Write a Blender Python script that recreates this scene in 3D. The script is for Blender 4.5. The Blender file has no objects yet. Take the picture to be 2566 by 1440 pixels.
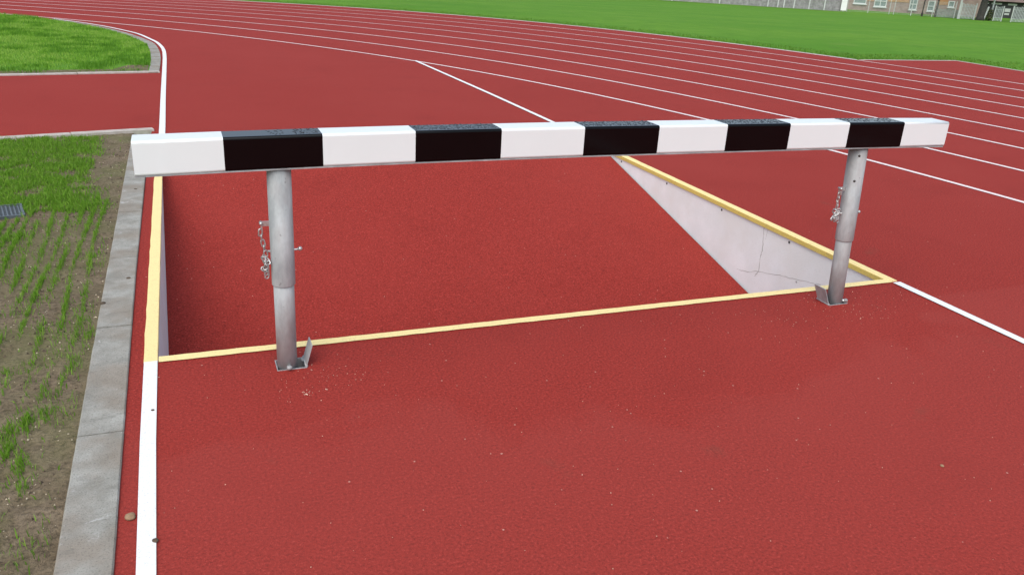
import bpy, bmesh, math, random
import numpy as np
from mathutils import Vector, Matrix, noise
from mathutils.geometry import tessellate_polygon
random.seed(7); rng = np.random.default_rng(7)
SC = bpy.context.scene; COL = SC.collection
# ------------------------------------------------------------ camera
cam = bpy.data.objects.new("camera", bpy.data.cameras.new("camera"))
COL.objects.link(cam); SC.camera = cam
# right, up and forward axes of the camera, 1.49 m above the run-up, tilted 21 degrees down
Rv, Uv, Fv = Vector((0.931356, -0.360175, 0.053388)), Vector((0.085815, 0.359629, 0.929141)), Vector((0.353853, 0.860779, -0.365851))
cam.matrix_world = Matrix.Translation((0.1693, -3.1162, 1.492)) @ Matrix((Rv, Uv, -Fv)).transposed().to_4x4()
cam.data.sensor_width = 36.0; cam.data.lens = 36.0 * 2060.6 / 2566
cam.data.clip_start = .05; cam.data.clip_end = 900
# ------------------------------------------------------------ sky and sun
W = bpy.data.worlds.new("World"); SC.world = W; W.use_nodes = True
SUN_EL, SUN_ROT = math.radians(54), math.radians(217)
nt = W.node_tree; bg = nt.nodes["Background"]
sky = nt.nodes.new("ShaderNodeTexSky"); sky.sky_type = 'NISHITA'; sky.sun_disc = False
sky.sun_elevation = SUN_EL; sky.sun_rotation = SUN_ROT; sky.dust_density = 3.0; sky.air_density = 1.0
hs = nt.nodes.new("ShaderNodeHueSaturation"); hs.inputs["Saturation"].default_value = .80
nt.links.new(sky.outputs[0], hs.inputs["Color"]); nt.links.new(hs.outputs[0], bg.inputs[0])
bg.inputs[1].default_value = .15
sl = bpy.data.lights.new("sun", 'SUN'); sl.energy = 1.5; sl.angle = math.radians(75); sl.color = (.95, 1, .975)
so = bpy.data.objects.new("sun", sl); COL.objects.link(so)
# nishita rotation: azimuth measured clockwise from +Y
sd = Vector((math.sin(SUN_ROT) * math.cos(SUN_EL), math.cos(SUN_ROT) * math.cos(SUN_EL), math.sin(SUN_EL)))
so.rotation_euler = sd.to_track_quat('Z', 'Y').to_euler()
SC.view_settings.view_transform = 'Standard'; SC.view_settings.look = 'None'
SC.view_settings.exposure = 0.36; SC.view_settings.gamma = 1.0; SC.view_settings.use_curve_mapping = False
SC.cycles.max_bounces = 6

# ------------------------------------------------------------ materials
class NT:
    def __init__(s, name):
        s.m = bpy.data.materials.new(name); s.m.use_nodes = True; s.t = s.m.node_tree
        s.b = s.t.nodes["Principled BSDF"]; s.co = s.n("ShaderNodeTexCoord").outputs["Object"]
    def n(s, k, **kw):
        nd = s.t.nodes.new(k)
        for a, v in kw.items(): setattr(nd, a, v)
        return nd
    def l(s, a, b): s.t.links.new(a, b)
    def noise(s, scale, det=4, rough=.6, dim=None, vec=None, dist=0):
        nd = s.n("ShaderNodeTexNoise"); nd.inputs["Scale"].default_value = scale
        nd.inputs["Detail"].default_value = det; nd.inputs["Roughness"].default_value = rough
        nd.inputs["Distortion"].default_value = dist
        s.l(vec or s.co, nd.inputs["Vector"]); return nd.outputs["Fac"]
    def scaled(s, v):
        m = s.n("ShaderNodeMapping"); m.inputs["Scale"].default_value = v; s.l(s.co, m.inputs["Vector"]); return m.outputs[0]
    def voro(s, scale, out="Distance", vec=None):
        nd = s.n("ShaderNodeTexVoronoi"); nd.inputs["Scale"].default_value = scale
        s.l(vec or s.co, nd.inputs["Vector"]); return nd.outputs[out]
    def ramp(s, fac, stops):
        r = s.n("ShaderNodeValToRGB"); e = r.color_ramp.elements
        while len(e) < len(stops): e.new(.5)
        for i, (p, c) in enumerate(stops):
            e[i].position = p; c = (c, c, c) if isinstance(c, (int, float)) else c; e[i].color = (*c, 1)
        s.l(fac, r.inputs[0]); return r.outputs[0]
    def mix(s, fac, a, b, mode='MIX'):
        m = s.n("ShaderNodeMixRGB", blend_type=mode)
        for i, v in ((0, fac), (1, a), (2, b)):
            if isinstance(v, (int, float)): m.inputs[i].default_value = v if i == 0 else (v, v, v, 1)
            elif isinstance(v, tuple): m.inputs[i].default_value = (*v, 1)
            else: s.l(v, m.inputs[i])
        return m.outputs[0]
    def math(s, op, a, b=0.0):
        m = s.n("ShaderNodeMath", operation=op)
        for i, v in ((0, a), (1, b)):
            if isinstance(v, (int, float)): m.inputs[i].default_value = v
            else: s.l(v, m.inputs[i])
        return m.outputs[0]
    def xyz(s, i):
        x = s.n("ShaderNodeSeparateXYZ"); s.l(s.co, x.inputs[0]); return x.outputs[i]
    def bump(s, h, dist, strength=1.0, prev=None):
        b = s.n("ShaderNodeBump"); b.inputs["Distance"].default_value = dist; b.inputs["Strength"].default_value = strength
        s.l(h, b.inputs["Height"])
        if prev: s.l(prev, b.inputs["Normal"])
        return b.outputs[0]
    def done(s, col=None, rough=.7, nrm=None, spec=.5, metal=0.0, coat=0.0):
        b = s.b
        if isinstance(col, tuple): b.inputs["Base Color"].default_value = (*col, 1)
        elif col: s.l(col, b.inputs["Base Color"])
        if isinstance(rough, (int, float)): b.inputs["Roughness"].default_value = rough
        else: s.l(rough, b.inputs["Roughness"])
        b.inputs["Specular IOR Level"].default_value = spec; b.inputs["Metallic"].default_value = metal
        b.inputs["Coat Weight"].default_value = coat
        if nrm: s.l(nrm, b.inputs["Normal"])
        return s.m

def m_track(name, base, wear=True):
    t = NT(name)
    g = t.noise(105, 4, .85); g2 = t.noise(70, 3, .6)
    c = t.ramp(g, [(.38, tuple(v * .40 for v in base)), (.46, tuple(v * .92 for v in base)), (.56, tuple(v * 1.06 for v in base)), (.66, tuple(min(1, v * 1.7 + .03) for v in base))])
    c = t.mix(t.ramp(g2, [(.38, .16), (.6, 0.0)]), c, tuple(v * .6 for v in base))
    big = t.noise(.55, 5, .65)
    c = t.mix(t.ramp(big, [(.38, 0.0), (.66, .35)]), c, tuple(v * 1.04 + .010 for v in base))
    c = t.mix(t.ramp(t.noise(1.7, 4, .6), [(.30, .28), (.46, 0.0)]), c, tuple(v * .72 for v in base))
    if wear:   # dust trodden in on the take-off side, with a ragged limit, and a paved seam right of the run-up
        n1 = t.noise(1.3, 5, .62, dist=.6); x_, y_ = t.xyz(0), t.xyz(1)
        y = t.math('ADD', y_, t.math('MULTIPLY', t.math('SUBTRACT', n1, .5), 1.5))
        y = t.math('ADD', y, t.math('MULTIPLY', t.math('POWER', t.math('ABSOLUTE', t.math('SUBTRACT', x_, 1.9)), 2.0), -.09))
        a = t.ramp(t.math('ADD', y, 1.5), [(.58, 1.0), (.74, 0.0)]); b = t.ramp(t.math('ADD', y, 2.3), [(.35, .75), (.75, 1.0)])
        near = t.math('MULTIPLY', t.math("LESS_THAN", x_, 3.66), a)
        seam = t.math('MULTIPLY', t.math("GREATER_THAN", x_, 3.66), t.ramp(t.math('ADD', t.math('ADD', y_, t.math('MULTIPLY', n1, .06)), .65), [(.42, 1.0), (.47, 0.0)]))
        c = t.mix(t.math('MULTIPLY', t.math('MULTIPLY', t.math('ADD', near, seam), b), .24), c, (.32, .056, .046))
        d = t.noise(3.2, 3, .5)
        c = t.mix(t.ramp(d, [(.69, 0.0), (.79, .35)]), c, (.12, .060, .038))
    f = t.voro(46, "Color"); fr = t.n("ShaderNodeSeparateColor"); t.l(f, fr.inputs[0]); fd = t.voro(46)
    flk = t.math('MULTIPLY', t.math('GREATER_THAN', fr.outputs[0], .988), t.math('LESS_THAN', fd, .16))
    c = t.mix(t.math('MULTIPLY', flk, .6), c, (.62, .40, .33))
    n = t.bump(g, .0025, .9); n = t.bump(g2, .004, .5, n)
    return t.done(c, t.ramp(g2, [(.3, .8), (.7, .95)]), n, spec=.20)
def m_paint(name, col, worn=.12, rough=.55, dirt=(.25, .2, .15)):
    t = NT(name); a = t.noise(26, 5, .75); b = t.noise(150, 2, .6)
    c = t.mix(t.ramp(a, [(.52, 0.0), (.78, worn)]), col, dirt)
    c = t.mix(t.ramp(b, [(.58, 0.0), (.70, worn * 2.6)]), c, tuple(v * .55 for v in dirt))
    return t.done(c, rough, t.bump(t.noise(210, 2), .0015, .6), spec=.4)
def m_concrete(name, a, b, wet=None, sc=9):
    t = NT(name); n1 = t.noise(sc, 6, .65); n2 = t.noise(160, 2, .6); n3 = t.noise(2.3, 4, .6)
    c = t.mix(t.ramp(n1, [(.35, 0.0), (.68, 1.0)]), a, b)
    if wet: c = t.mix(t.ramp(n3, [(.42, 0.0), (.62, .75)]), c, wet)
    c = t.mix(t.ramp(n2, [(.64, 0.0), (.74, .35)]), c, tuple(v * .45 for v in a))
    return t.done(c, .85, t.bump(n2, .002, .5, t.bump(n1, .004, .4)), spec=.3)
def m_simple(name, col, rough=.5, metal=0.0, var=.12, sc=20, spec=.5, coat=0.0, bump=0.0):
    t = NT(name); a = t.noise(sc, 4, .6)
    c = t.mix(t.ramp(a, [(.35, 0.0), (.7, 1.0)]), tuple(v * (1 - var) for v in col), tuple(min(1, v * (1 + var)) for v in col))
    return t.done(c, rough, t.bump(a, bump) if bump else None, spec=spec, metal=metal, coat=coat)
def m_galv(name, base=.46):
    t = NT(name); n1 = t.noise(16, 5, .65, vec=t.scaled((1, 1, .35))); n2 = t.voro(70, "Color"); n3 = t.noise(5, 4, .6, vec=t.scaled((1.2, 1.2, .6)))
    c = t.mix(t.ramp(n1, [(.38, 0.0), (.66, 1.0)]), (base * .70, base * .73, base * .74), (base * 1.08, base * 1.12, base * 1.13))
    
    c = t.mix(t.ramp(n3, [(.48, 0.0), (.66, .5)]), c, (.27, .20, .18))
    c = t.mix(t.ramp(t.noise(38, 3, .6), [(.68, 0.0), (.74, .5)]), c, (.12, .11, .10))
    return t.done(c, .62, t.bump(n1, .001, .4), spec=.4, metal=.08)
def m_grass(name, a, b, c3):
    t = NT(name); at = t.n("ShaderNodeAttribute"); at.attribute_name = "tint"
    c = t.ramp(at.outputs["Fac"], [(0, a), (.55, b), (1, c3)])
    t.done(c, .55, spec=.25)
    tr = t.n("ShaderNodeBsdfTranslucent"); t.l(c, tr.inputs[0]); mx = t.n("ShaderNodeMixShader"); mx.inputs[0].default_value = .38
    out = t.t.nodes["Material Output"]; t.l(t.b.outputs[0], mx.inputs[1]); t.l(tr.outputs[0], mx.inputs[2]); t.l(mx.outputs[0], out.inputs[0])
    return t.m
RED = (.288, .0275, .0190)
M = {}
M['track'] = m_track("red_rubber_track", RED)
M['ramp'] = m_track("red_rubber_ramp", (.290, .028, .0195), wear=False)
M['white_line'] = m_paint("white_line_paint", (.80, .80, .79), .10)
M['far_line'] = m_paint("lane_line_paint", (.82, .69, .67), .10)
M['yellow'] = m_paint("yellow_paint", (.89, .71, .32), .12)
M['gold'] = m_paint("golden_yellow_paint", (.66, .52, .13), .3)
M['white_paint'] = m_simple("white_gloss_paint", (.775, .81, .81), .28, var=.012, sc=5, coat=.3)
M['black_paint'] = m_simple("black_gloss_paint", (.0025, .0025, .0028), .10, var=.1, sc=6, spec=.2)
M['drop'] = m_simple("rain_water", (.008, .009, .01), .03, spec=.5)
M['galv'] = m_galv("galvanised_steel", .40)
M['galv_light'] = m_galv("galvanised_steel_sleeve", .41)
M['zinc'] = m_simple("zinc_chain", (.55, .55, .54), .3, metal=.7, var=.2, sc=90)
M['dark_steel'] = m_simple("shadowed_socket_steel", (.05, .05, .055), .6, metal=.3)
M['panel'] = m_concrete("pale_panel_concrete", (.76, .79, .775), (.84, .87, .86), (.74, .75, .71), 5)
t = NT("kerb_concrete"); k1 = t.noise(9, 5, .65); k2 = t.noise(30, 4, .7, vec=t.scaled((.35, 1, 1))); k3 = t.noise(170, 3, .7); k4 = t.noise(3.0, 4, .6); k5 = t.noise(14, 5, .7, dist=.8)
c = t.mix(t.ramp(k1, [(.36, 0.0), (.64, 1.0)]), (.25, .24, .21), (.37, .36, .325)); c = t.mix(t.ramp(k4, [(.44, 0.0), (.60, .65)]), c, (.25, .205, .16))
c = t.mix(t.ramp(k2, [(.30, .35), (.44, 0.0)]), c, (.15, .14, .12)); c = t.mix(t.ramp(k5, [(.62, 0.0), (.70, .6)]), c, (.52, .51, .49)); c = t.mix(t.ramp(k3, [(.34, .5), (.46, 0.0)]), c, (.09, .085, .07))
M['kerb'] = t.done(c, .9, t.bump(k3, .003, .7, t.bump(k2, .004, .6)), spec=.2)
M['edging'] = m_concrete("pale_edging_concrete", (.40, .355, .31), (.52, .48, .44), None, 12)
M['dark'] = m_simple("dark_gap", (.06, .055, .05), .9)
M['crack'] = m_simple("crack_line", (.44, .43, .40), .9)
M['grate'] = m_simple("grey_plastic_grate", (.10, .115, .125), .4, var=.25, sc=60)
M['shed_dark2'] = m_simple("silted_sump", (.075, .075, .07), .9)
M['stone'] = m_concrete("tan_stone", (.26, .16, .09), (.36, .24, .15), None, 40)
M['clod'] = m_concrete("dark_soil_clod", (.07, .05, .035), (.12, .09, .06), None, 60)
M['crumb'] = m_simple("pale_crumbs", (.66, .47, .36), .8, var=.4, sc=80)
M['pebble'] = m_simple("pale_pebbles", (.50, .42, .30), .8, var=.45, sc=40)
M['blade'] = m_grass("young_grass_blades", (.09, .22, .012), (.18, .36, .028), (.31, .43, .07))
M['field_blade'] = m_grass("field_grass_blades", (.09, .21, .018), (.13, .27, .030), (.22, .33, .06))
M['blade2'] = m_grass("lawn_grass_blades", (.11, .27, .018), (.22, .43, .038), (.34, .50, .09))
t = NT("bare_soil"); n1 = t.noise(7, 6, .7); n2 = t.noise(60, 4, .7); n3 = t.noise(2.2, 4, .6)
c = t.mix(t.ramp(n1, [(.32, 0.0), (.66, 1.0)]), (.135, .100, .060), (.235, .180, .120)); c = t.mix(t.ramp(n2, [(.35, .7), (.55, 0.0)]), c, (.055, .040, .024))
c = t.mix(t.ramp(n3, [(.42, 0.0), (.62, .40)]), c, (.13, .15, .045))
M['soil'] = t.done(c, .95, t.bump(n2, .012, .9, t.bump(n1, .02, .6)), spec=.2)
def m_field(name, sc=1.0):
    t = NT(name); n1 = t.noise(.16 * sc, 6, .62, vec=t.scaled((1, 1.6, 1))); n2 = t.noise(1.4 * sc, 5, .7); n3 = t.noise(30, 3, .7)
    c = t.mix(t.ramp(n1, [(.35, 0.0), (.62, 1.0)]), (.086, .236, .013), (.130, .280, .023))
    c = t.mix(t.ramp(n2, [(.36, .65), (.52, 0.0)]), c, (.078, .200, .014))
    c = t.mix(t.ramp(n3, [(.42, .35), (.62, 0.0)]), c, (.06, .15, .016))
    c = t.mix(t.ramp(t.noise(.7 * sc, 3, .5), [(.60, 0.0), (.74, .35)]), c, (.16, .23, .05))
    return t.done(c, .9, t.bump(n3, .03, .6), spec=.15)
M['field'] = m_field("grass_field")
M['lawn'] = m_field("lawn_turf", 2.2)

# ------------------------------------------------------------ helpers
def props(o, label=None, cat=None, group=None, kind=None):
    for k, v in (('label', label), ('category', cat), ('group', group), ('kind', kind)):
        if v: o[k] = v
    return o
def link(o, parent=None):
    COL.objects.link(o)
    if parent: o.parent = parent
    return o
def empty(name, loc, label, cat, group=None, rz=0):
    o = bpy.data.objects.new(name, None); link(o); o.location = loc; o.rotation_euler.z = rz; o.empty_display_size = .1
    return props(o, label, cat, group)
def mesh(name, vs, fs, mat, parent=None, smooth=False):
    me = bpy.data.meshes.new(name); me.from_pydata([tuple(v) for v in vs], [], fs); me.update()
    me.materials.append(mat if not isinstance(mat, str) else M[mat])
    if smooth: me.shade_smooth()
    return link(bpy.data.objects.new(name, me), parent)
def bmobj(name, bm, mat, parent=None, smooth=False):
    bmesh.ops.recalc_face_normals(bm, faces=bm.faces)
    me = bpy.data.meshes.new(name); bm.to_mesh(me); bm.free(); me.materials.append(M[mat] if isinstance(mat, str) else mat)
    if smooth: me.shade_smooth()
    return link(bpy.data.objects.new(name, me), parent)
def bbox(bm, p0, p1, bev=0, mtx=None):
    vs = [bm.verts.new((x, y, z)) for x in (p0[0], p1[0]) for y in (p0[1], p1[1]) for z in (p0[2], p1[2])]
    fs = [bm.faces.new([vs[i] for i in f]) for f in ((0, 1, 3, 2), (4, 6, 7, 5), (0, 4, 5, 1), (2, 3, 7, 6), (0, 2, 6, 4), (1, 5, 7, 3))]
    if bev: 
        es = list({e for f in fs for e in f.edges}); r = bmesh.ops.bevel(bm, geom=es, offset=bev, segments=2, affect='EDGES', profile=.6)
        vs = list({v for f in r['faces'] for v in f.verts} | {v for v in vs if v.is_valid})
    if mtx: bmesh.ops.transform(bm, matrix=mtx, verts=[v for v in vs if v.is_valid])
    return bm
def box(name, p0, p1, mat, parent=None, bev=0, mtx=None):
    return bmobj(name, bbox(bmesh.new(), p0, p1, bev, mtx), mat, parent)
def tube_bm(bm, pts, rad, n=12, caps=True, closed=False):
    """sweep a circle along points; rad a number or a list"""
    P = [Vector(p) for p in pts]; k = len(P); rings = []
    up = Vector((0, 0, 1)); prev = None
    for i in range(k):
        a = P[(i - 1) % k] if (closed or i) else P[0]; b = P[(i + 1) % k] if (closed or i < k - 1) else P[-1]
        T = (b - a).normalized()
        X = (prev - T * prev.dot(T)) if prev else T.orthogonal()
        X.normalize(); prev = X; Y = T.cross(X); r = rad[i] if isinstance(rad, (list, tuple)) else rad
        rings.append([bm.verts.new(P[i] + (X * math.cos(2 * math.pi * j / n) + Y * math.sin(2 * math.pi * j / n)) * r) for j in range(n)])
    for i in range(k if closed else k - 1):
        A, B = rings[i], rings[(i + 1) % k]
        for j in range(n): bm.faces.new((A[j], A[(j + 1) % n], B[(j + 1) % n], B[j]))
    if caps and not closed: bm.faces.new(rings[0][::-1]); bm.faces.new(rings[-1])
    return bm
def tube(name, pts, rad, mat, parent=None, n=12, closed=False):
    return bmobj(name, tube_bm(bmesh.new(), pts, rad, n, closed=closed), mat, parent, smooth=n > 7)
def flat(name, loops, z, mat, kind='structure', thick=0, parent=None):
    """a flat sheet (first loop the outline, the rest holes), with a downward skirt when thick"""
    L = [[Vector((x, y, 0)) for x, y in lp] for lp in loops]; tri = tessellate_polygon(L)
    vs = [v for lp in L for v in lp]; V = [(v.x, v.y, z) for v in vs]; F = [tuple(t) for t in tri]
    def area(t): a, b, c = (vs[i] for i in t); return (b.x - a.x) * (c.y - a.y) - (b.y - a.y) * (c.x - a.x)
    F = [t if area(t) > 0 else t[::-1] for t in F if abs(area(t)) > 1e-12]
    if thick:
        n0 = len(V); V += [(v.x, v.y, z - thick) for v in vs]; s = 0
        for lp in L:
            m = len(lp)
            for i in range(m): a, b = s + i, s + (i + 1) % m; F.append((a, b, n0 + b, n0 + a))
            s += m
    o = mesh(name, V, F, mat, parent)
    if kind: o['kind'] = kind
    return o
def ribbon(pts, w):
    """left and right offset lines of a path"""
    A, B = [], []
    for i, p in enumerate(pts):
        a = pts[max(i - 1, 0)]; b = pts[min(i + 1, len(pts) - 1)]; d = Vector((b[0] - a[0], b[1] - a[1])).normalized()
        A.append((p[0] - d.y * w / 2, p[1] + d.x * w / 2)); B.append((p[0] + d.y * w / 2, p[1] - d.x * w / 2))
    return A, B
def strip(name, pts, w, z, mat, kind='structure', thick=0.0, parent=None, jag=0.0):
    A, B = ribbon(pts, w)
    if jag:
        A = [(x + random.uniform(-jag, jag), y + random.uniform(-jag, jag)) for x, y in A]; B = [(x + random.uniform(-jag, jag), y + random.uniform(-jag, jag)) for x, y in B]
    n = len(pts); V = [(x, y, z) for x, y in A] + [(x, y, z) for x, y in B]; F = [(i, n + i, n + i + 1, i + 1) for i in range(n - 1)]
    if thick:
        V += [(x, y, z - thick) for x, y in A] + [(x, y, z - thick) for x, y in B]
        F += [(i, i + 1, 2 * n + i + 1, 2 * n + i) for i in range(n - 1)] + [(n + i + 1, n + i, 3 * n + i, 3 * n + i + 1) for i in range(n - 1)]
        F += [(0, 2 * n, 3 * n, n), (n - 1, 2 * n - 1, 4 * n - 1, 3 * n - 1)]
    o = mesh(name, V, F, mat, parent)
    if kind: o['kind'] = kind
    return o
def densify(pts, step):
    out = []
    for a, b in zip(pts, pts[1:]):
        n = max(1, int(math.hypot(b[0] - a[0], b[1] - a[1]) / step))
        out += [(a[0] + (b[0] - a[0]) * i / n, a[1] + (b[1] - a[1]) * i / n) for i in range(n)]
    return out + [pts[-1]]
def catmull(pts, n=8):
    P = [Vector((*p, 0)) for p in pts]; P = [2 * P[0] - P[1]] + P + [2 * P[-1] - P[-2]]; out = []
    for i in range(1, len(P) - 2):
        a, b, c, d = P[i - 1:i + 3]
        for k in range(n):
            t = k / n; q = .5 * ((2 * b) + (c - a) * t + (2 * a - 5 * b + 4 * c - d) * t * t + (3 * b - a - 3 * c + d) * t ** 3); out.append((q.x, q.y))
    return out + [(P[-2].x, P[-2].y)]
def inside(poly, x, y):
    c = np.zeros(x.shape, bool); j = len(poly) - 1
    for i in range(len(poly)):
        (xi, yi), (xj, yj) = poly[i], poly[j]
        c ^= ((yi > y) != (yj > y)) & (x < (xj - xi) * (y - yi) / ((yj - yi) or 1e-9) + xi); j = i
    return c
def blades(name, P, h, w, mat, lean=.45, label=None, tint=None):
    """many grass blades as one mesh: a tapering two-part blade each"""
    n = len(P); h = np.broadcast_to(h, n) * rng.uniform(.55, 1.25, n); a = rng.uniform(0, 2 * np.pi, n); l = rng.uniform(.05, lean, n); b = rng.uniform(0, 2 * np.pi, n)
    dx = np.stack([np.cos(a), np.sin(a), 0 * a], 1); ln = np.stack([np.cos(b) * l, np.sin(b) * l, 0 * b], 1); up = np.array([0, 0, 1.])
    w = np.broadcast_to(w, n)[:, None] * rng.uniform(.7, 1.3, n)[:, None]; hh = h[:, None]
    mid = P + up * hh * .55 + ln * hh * .35; tip = P + up * hh * np.sqrt(np.maximum(.1, 1 - l ** 2))[:, None] + ln * hh * 1.25
    V = np.stack([P - dx * w / 2, P + dx * w / 2, mid - dx * w * .4, mid + dx * w * .4, tip], 1).reshape(-1, 3)
    i = np.arange(n)[:, None] * 5; loops = np.concatenate([i + [0, 1, 3, 2], i + [2, 3, 4]], 1).ravel()
    me = bpy.data.meshes.new(name); me.vertices.add(5 * n); me.vertices.foreach_set("co", V.ravel())
    me.loops.add(7 * n); me.loops.foreach_set("vertex_index", loops.astype(np.int32)); me.polygons.add(2 * n)
    st = np.stack([np.arange(n) * 7, np.arange(n) * 7 + 4], 1).ravel(); me.polygons.foreach_set("loop_start", st.astype(np.int32))
    me.update(calc_edges=True); me.validate()
    at = me.attributes.new("tint", 'FLOAT', 'POINT'); tv = np.clip(rng.normal(.45, .2, n) + (0 if tint is None else tint), 0, 1)
    at.data.foreach_set("value", np.repeat(tv, 5).astype(np.float32)); me.materials.append(M[mat])
    o = link(bpy.data.objects.new(name, me)); o['kind'] = 'stuff'
    if label: o['label'] = label
    return o
def nz(x, y, s, o=0): return noise.noise(Vector((x * s + o, y * s - o, o * 1.7)))

# ------------------------------------------------------------ lane geometry (metres; origin at the pit's near left corner, +y down the track)
LC = (-12.126, 1.110)
KAB = (18.23034, -1.47182, 2.69682, -2.7742, 1.3749, 1.16225, -0.1644, 1.36466, -1.26415, -0.01528, 0.0208)
KA, KB, KC = KAB[:5], KAB[5:9], KAB[9:]
def lane_r(k, t): return sum(a * t ** i for i, a in enumerate(KA)) + k * sum(a * t ** i for i, a in enumerate(KB)) + k * k * sum(a * t ** i for i, a in enumerate(KC))
def lane_pt(k, t): r = lane_r(k, t); return (LC[0] + r * math.cos(t), LC[1] + r * math.sin(t))
def lane(k, t1=None):
    t0 = .0 + .024 * k; te = t1 or (1.0 + .014 * min(k, 4)); N = 70
    pts = [lane_pt(k, t0 + (te - t0) * i / N) for i in range(N + 1)]
    a, b = pts[0], pts[1]; d = Vector((a[0] - b[0], a[1] - b[1])).normalized(); pre = [(a[0] + d.x * s, a[1] + d.y * s) for s in (24, 16, 8, 4, 2, 1)]
    a, b = pts[-1], pts[-2]; d = Vector((a[0] - b[0], a[1] - b[1])).normalized(); post = [(a[0] + d.x * s, a[1] + d.y * s) for s in (1, 2, 4, 8, 14)]
    return pre + pts + post
LANES = [lane(k) for k in range(9)]

# ------------------------------------------------------------ ground, track and pit
PW, RAMP_Y, GZ = 3.66, 3.48, -1.28           # pit width, where its ramp reaches the track, level of the far field
FN, FD = Vector((.5283, .8491)), Vector((.8491, -.5283))
FENCE_ROT = math.atan2(FD.y, FD.x); FA = Vector((50.47, 75.59))
def fr(s, t): return (FN.x * s + FD.x * t, FN.y * s + FD.y * t)
SOCK = [((.418, -.209), (.530, -.118)), ((3.068, -.206), (3.184, -.118))]
hole = [(-.03, -.01), (-.03, RAMP_Y - .03), (PW + .03, RAMP_Y - .03), (PW + .03, -.01)]
sock = [[(a[0], a[1]), (a[0], b[1]), (b[0], b[1]), (b[0], a[1])] for a, b in SOCK]
V = []; L0 = [fr(-400, -400), fr(-400, 400), fr(26, 400), fr(26, -400)][::-1]
flat("ground", [L0, hole] + sock, -.03, 'field')
e = [fr(s, t) + (z,) for s, z in ((26, -.03), (86, GZ), (560, GZ - 1)) for t in (-400, 400)]
g = mesh("ground_field", e, [(0, 2, 3, 1), (2, 4, 5, 3)], 'field'); props(g, kind='structure')

def edge_near(x, off=0): return 4.325 + .232 * (x + 1.18) + off
def edge_far(x, off=0): return 7.825 + .2076 * (x + 1.726) + off
KOUT = [(-.070, 8.17), (-.060, 9.07), (-.064, 9.83), (-.100, 10.74), (-.200, 11.71), (-.50, 12.84), (-.79, 13.63), (-1.11, 14.33), (-1.65, 15.18), (-2.05, 15.72)]
KIN = [(-.190, 8.14), (-.180, 9.07), (-.192, 9.83), (-.225, 10.70), (-.320, 11.66), (-.60, 12.77), (-.87, 13.53), (-1.18, 14.24), (-1.70, 15.13), (-2.10, 15.68)]
L1 = LANES[0]; tail = [p for p in L1 if p[0] < -2.2]
inner_tail = [(p[0] - .05, p[1] - .10) for p in tail]
APR = [(16.32, 10.92), (16.18, 9.12), (15.9, 2.0), (15.9, -14)]
def offs(pts, o): A, B = ribbon(pts, 2 * abs(o)); return A if o > 0 else B
L9 = LANES[8]; L9o = offs(L9, -.05)
seg9 = [p for p in L9o if p[0] < 13.55 and p[1] > 9]
outline = [(-.103, -14)] + APR[::-1] + [(13.579, 10.796)] + [p for p in seg9 if p[1] > 10.8]
outline += inner_tail[::-1] + catmull(KOUT, 4)[::-1] + [(-.064, edge_far(-.064)), (-7, edge_far(-7)), (-7, edge_near(-7)), (-.091, edge_near(-.091)), (-.105, 4.3), (-.109, 2.0), (-.110, 1.0), (-.104, 0)]
cut = [(-.004, .0), (PW + .004, .0), (PW + .004, RAMP_Y), (-.004, RAMP_Y)]
flat("running_track", [outline, cut] + sock, 0.0, 'track')

# painted lines: the eight lanes, and the two lines of the water-jump run-up
for k in range(9):
    strip("lane_line", LANES[k], .053, .004, 'far_line' if k else 'far_line')
strip("run_up_line", [(-.016, -14), (-.016, -3), (-.0195, -1.25), (-.0275, -.6), (-.029, -.012)], .048, .005, 'white_line')
lft = [(-.022, RAMP_Y + .02), (-.014, 4.47), (-.014, 6.4), (-.010, 8.56), (-.012, 9.89), (-.037, 10.83), (-.125, 11.71), (-.255, 12.34), (-.444, 13.12), (-.657, 13.66), (-.994, 14.36), (-1.24, 14.78), (-1.56, 15.25), (-2.05, 15.88)]
strip("run_up_line", catmull(lft, 6), .050, .0065, 'white_line')
strip("run_up_line", [(PW + .022, -14), (PW + .022, -5), (PW + .020, -1), (PW + .018, -.03)], .052, .005, 'white_line')
strip("run_up_line", [(PW + .022, RAMP_Y + .03), (3.68, 4.78), (3.665, 6.5), (3.60, 9.72)], .050, .0065, 'white_line')

# water-jump pit
pit = empty("water_jump_pit", (PW / 2, 0, 0), "sunken steeplechase water jump pit with pale side walls and yellow painted edges behind the barrier", "pit")
def in_pit(o):
    o.parent = pit; o.location = Vector(o.location) - Vector((PW / 2, 0, 0)); return o
SL = .219; zb = -SL * (RAMP_Y - .3)
n = 30; ys = [.3 + (RAMP_Y - .3) * i / n for i in range(n + 1)]
rv = [(x, 0.0, zb) for x in (-.012, PW)] + [(x, y, -SL * (RAMP_Y - y)) for y in ys for x in (-.012, PW)]
rf = [(2 * i, 2 * i + 1, 2 * i + 3, 2 * i + 2) for i in range(n + 1)]
in_pit(mesh("landing_ramp", rv, rf, 'ramp'))
def wall(name, x, s):
    t = .09 * s; P = [(x, 0, -.003), (x, RAMP_Y - .15, -.003), (x, RAMP_Y - .15, -.12), (x, 0, zb - .1)]
    V = P + [(p[0] + t, p[1], p[2]) for p in P]; F = [(0, 1, 2, 3), (7, 6, 5, 4), (0, 4, 5, 1), (1, 5, 6, 2), (2, 6, 7, 3), (3, 7, 4, 0)]
    return in_pit(mesh(name, V, F, 'panel'))
wall("side_wall", -.012, -1); wr = wall("side_wall", PW + .012, 1)
in_pit(box("front_wall", (-.012, -.09, zb - .1), (PW + .012, -.004, -.004), 'panel'))
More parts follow.
